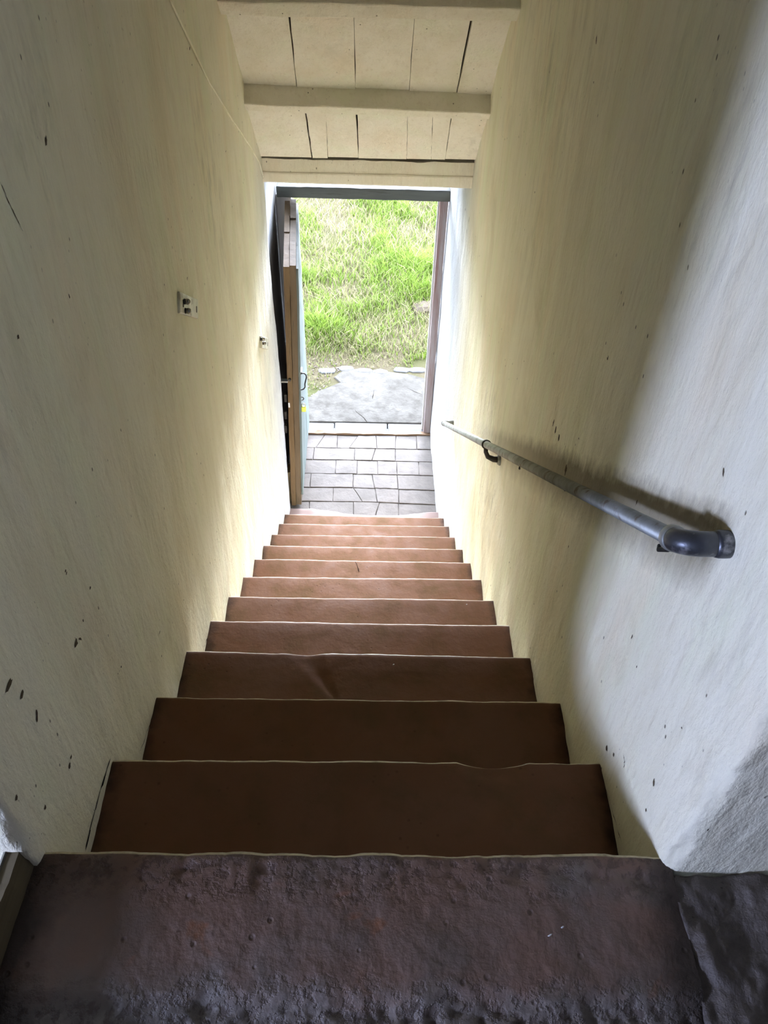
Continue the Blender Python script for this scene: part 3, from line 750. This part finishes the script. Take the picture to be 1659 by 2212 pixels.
# padlock hanging from the hasp staple
pc = at(656, 882, 3.56)
p = at(652, 861, 3.56)
V, Fc = tube([p+Vector((.012*math.cos(a), 0, .012*math.sin(a))) for a in np.linspace(0, 2*PI, 17)], .0028, 8); mesh('staple_ring', rel(V, dr), Fc, M_iron, dr, smooth=True)
pl = empty('padlock', tuple(pc)); tag(pl, 'small yellow-green padlock hanging on the outer face of the open door', 'padlock')
body = mesh('lock_body', *box(-.015, .015, -.010, .010, -.024, .016), M_yellow, pl); bevel(body, .006, 3)
V, Fc = tube([(-.010, 0, .012), (-.011, 0, .028)]+[(-.011*math.cos(a), 0, .028+.011*math.sin(a)) for a in np.linspace(.2, PI-.2, 9)]+[(.011, 0, .028), (.010, 0, .012)], .0028, 10); mesh('shackle', V, Fc, M_steel, pl, smooth=True)

# ------------------------------------------------------------------ outside: slab, ground, grass
def gz(x, y):
    return FLOOR-.012+max(0, y-5.15)*.10+.03*fbm(x*1.1, y*1.1, 0, 3)*min(1, max(0, y-4.95)/.6)
xs = sorted(set(arange(-14, -2.6, 1.2)+arange(-2.6, 2.6, .06)+arange(2.6, 14, 1.2))); ysg = arange(4.46, 9.6, .06)+arange(9.6, 30, 1.2)[1:]
V = [(x, y, gz(x, y)) for x in xs for y in ysg]
mg = Mat('grassy_soil', .95, .1); c = mg.mix(mg.ramp(mg.noise(2.2, 5), (.4, .62, 0, 1)), (.050, .052, .020, 1), (.068, .056, .034, 1)); mg.color(c); mg.bump(mg.noise(30, 5), .6, .02)
tag(mesh('ground', V, grid_faces(len(xs), len(ysg)), mg.m, smooth=True), 'grassy ground rising beyond the doorway', kind='structure')
# worn slab with a ragged far edge
poly = [(-.53, 4.462), (.49, 4.462), (.49, 4.63), (.62, 4.64)]
far = [(.64, 5.02), (.50, 5.06), (.36, 5.12), (.2, 5.15), (.05, 5.16), (-.08, 5.19), (-.2, 5.16), (-.27, 5.06), (-.22, 4.99), (-.30, 4.93), (-.40, 4.86), (-.46, 4.78), (-.62, 4.74), (-.62, 4.64), (-.53, 4.63)]
poly += far
V, Fc = prism(poly, FLOOR-.06, FLOOR+.004, .01)
fo = tag(mesh('flagstone', V, Fc, M_flag), 'pale cracked stone slab outside the doorway, grass beyond', 'slab')
for pts in ([(766, 884), (772, 892), (786, 902), (794, 913)], [(808, 842), (806, 855), (804, 862)], [(880, 838), (900, 848), (912, 852)]):
    floor_crack(fo, pts, FLOOR+.0048, .003, M_gap)
ORD = ('leftmost', 'second from the left', 'third from the left', 'third from the right', 'second from the right', 'rightmost')
for i in range(6):                       # broken stones along the far edge of the slab
    cx = -.33+i*.155+random.uniform(-.02, .02); cy = 5.20+.03*math.sin(i*1.7)-.02*abs(i-3)*.4-.03; r = random.uniform(.050, .062)
    pp = [(cx+r*1.3*math.cos(a)*random.uniform(.8, 1.1), cy+r*.7*math.sin(a)*random.uniform(.8, 1.1)) for a in (.3, .75, 1.6, 2.3, 2.85, 3.6, 4.2, 5.2, 5.7)]
    V, Fc = prism(pp, FLOOR-.05, max(gz(cx, cy), FLOOR)+.009, .006); 
    tag(mesh('edging_stone', V, Fc, M_sill), ORD[i]+' of the flat pale stones bedded between the slab and the grass', 'stone', 'stones edging the slab')
V = []; Fc = []                          # rubble and dead leaves left of the slab
for i in range(160):
    cx = random.uniform(-.75, -.2); cy = random.uniform(4.72, 5.3)
    if cx > -.25-.3*(5.15-cy) and cy < 5.1: continue
    r = random.uniform(.004, .013); a0 = random.random()*6; z = gz(cx, cy)+.004
    kk = len(V); V += [(cx+r*math.cos(a0+a)*random.uniform(.6, 1.2), cy+r*math.sin(a0+a)*random.uniform(.5, 1.1), z+random.uniform(0, .006)) for a in (0, 1.3, 2.5, 3.8, 5)]+[(cx, cy, z+r*.4)]
    Fc += [(kk+j, kk+(j+1) % 5, kk+5) for j in range(5)]
tag(mesh('rubble', V, Fc, stone_mat('rubble', ((.08, .06, .05, 1), (.13, .11, .095, 1), (.05, .035, .028, 1)), .9, .2, .2)), 'scattered pebbles and dead leaves at the left edge of the slab', 'rubble', kind='stuff')
V, Fc = prism([(.44, 5.95), (.62, 5.98), (.64, 6.10), (.50, 6.14), (.40, 6.06)], FLOOR, gz(.5, 6.05)+.05, .03)
tag(mesh('rock', V, Fc, stone_mat('tan_rock', ((.06, .046, .032, 1), (.075, .06, .043, 1), (.045, .036, .027, 1)), .9, .2, .5)), 'flat tan stone half hidden in the grass on the right', 'rock')

NB = 110000
bx = rng.uniform(-2.3, 2.3, NB); by = 4.9+4.6*rng.random(NB)**1.1
dens = np.array([fbm(x*1.6, y*1.6, 4, 3) for x, y in zip(bx, by)])
edge = np.array([.10*fbm(x*5, 1, 2, 3)+(.10 if x > .4 else 0)-(.34 if x < -.3 else 0) for x in bx])
keep = (by > 5.20+edge) & (rng.random(NB) < .82+.8*dens)
bx, by, dens = bx[keep], by[keep], dens[keep]; nb = len(bx)
near = np.clip((by-5.1)/.5, .35, 1)
h = (.055+.10*rng.random(nb)+.16*np.clip(dens, 0, 1))*near
lean = rng.uniform(0, 2*PI, nb); la = h*rng.uniform(.15, .75, nb); wd = rng.uniform(.0022, .0050, nb)
bz = np.array([gz(x, y) for x, y in zip(bx, by)])-.01
side = rng.uniform(0, PI, nb); sx, sy = np.cos(side)*wd, np.sin(side)*wd
lx, ly = np.cos(lean)*la, np.sin(lean)*la
P = np.zeros((nb, 5, 3))
for k, (t, ww) in enumerate(((0, 1), (0, -1), (.55, .8), (.55, -.8), (1, 0))):
    P[:, k, 0] = bx+lx*t**2+sx*ww; P[:, k, 1] = by+ly*t**2+sy*ww; P[:, k, 2] = bz+h*(t-.18*t**2)
me = bpy.data.meshes.new('grass'); me.vertices.add(nb*5); me.vertices.foreach_set('co', P.ravel())
base = np.arange(nb)[:, None]*5
loops = np.concatenate([base+np.array([[0, 1, 3, 2]]), base+np.array([[2, 3, 4]])], 1).ravel()
me.loops.add(len(loops)); me.loops.foreach_set('vertex_index', loops)
me.polygons.add(nb*2); stt = (np.arange(nb)[:, None]*7+np.array([[0, 4]])).ravel(); tot = np.tile([4, 3], nb)
me.polygons.foreach_set('loop_start', stt); me.polygons.foreach_set('loop_total', tot)
me.update(calc_edges=True); me.validate()
at_ = me.color_attributes.new('tint', 'FLOAT_COLOR', 'POINT')
g1, g2, dry = np.array([.094, .160, .017]), np.array([.160, .212, .038]), np.array([.235, .21, .115])
mixv = rng.random((nb, 1)); colr = g1*(1-mixv)+g2*mixv
pd = np.clip(.42-dens*.9+.35*(by < 5.6), .06, .85); isd = rng.random(nb) < pd; colr[isd] = dry*rng.uniform(.7, 1.15, (isd.sum(), 1))
cc = np.ones((nb, 5, 4)); cc[:, :, :3] = colr[:, None, :]
at_.data.foreach_set('color', cc.ravel())
gm = Mat('grass_blades', .6, .3); a = gm.n('ShaderNodeVertexColor', layer_name='tint'); gm.link(a.outputs[0], gm.b.inputs['Base Color'])
tr = gm.n('ShaderNodeBsdfTranslucent'); gm.link(a.outputs[0], tr.inputs[0]); mx = gm.n('ShaderNodeMixShader'); mx.inputs[0].default_value = .35
gm.link(gm.b.outputs[0], mx.inputs[1]); gm.link(tr.outputs[0], mx.inputs[2]); gm.link(mx.outputs[0], gm.t.nodes['Material Output'].inputs[0])
me.materials.append(gm.m); go = bpy.data.objects.new('grass', me); C.objects.link(go)
tag(go, 'long bright green grass with dry stems beyond the doorway', 'grass', kind='stuff')
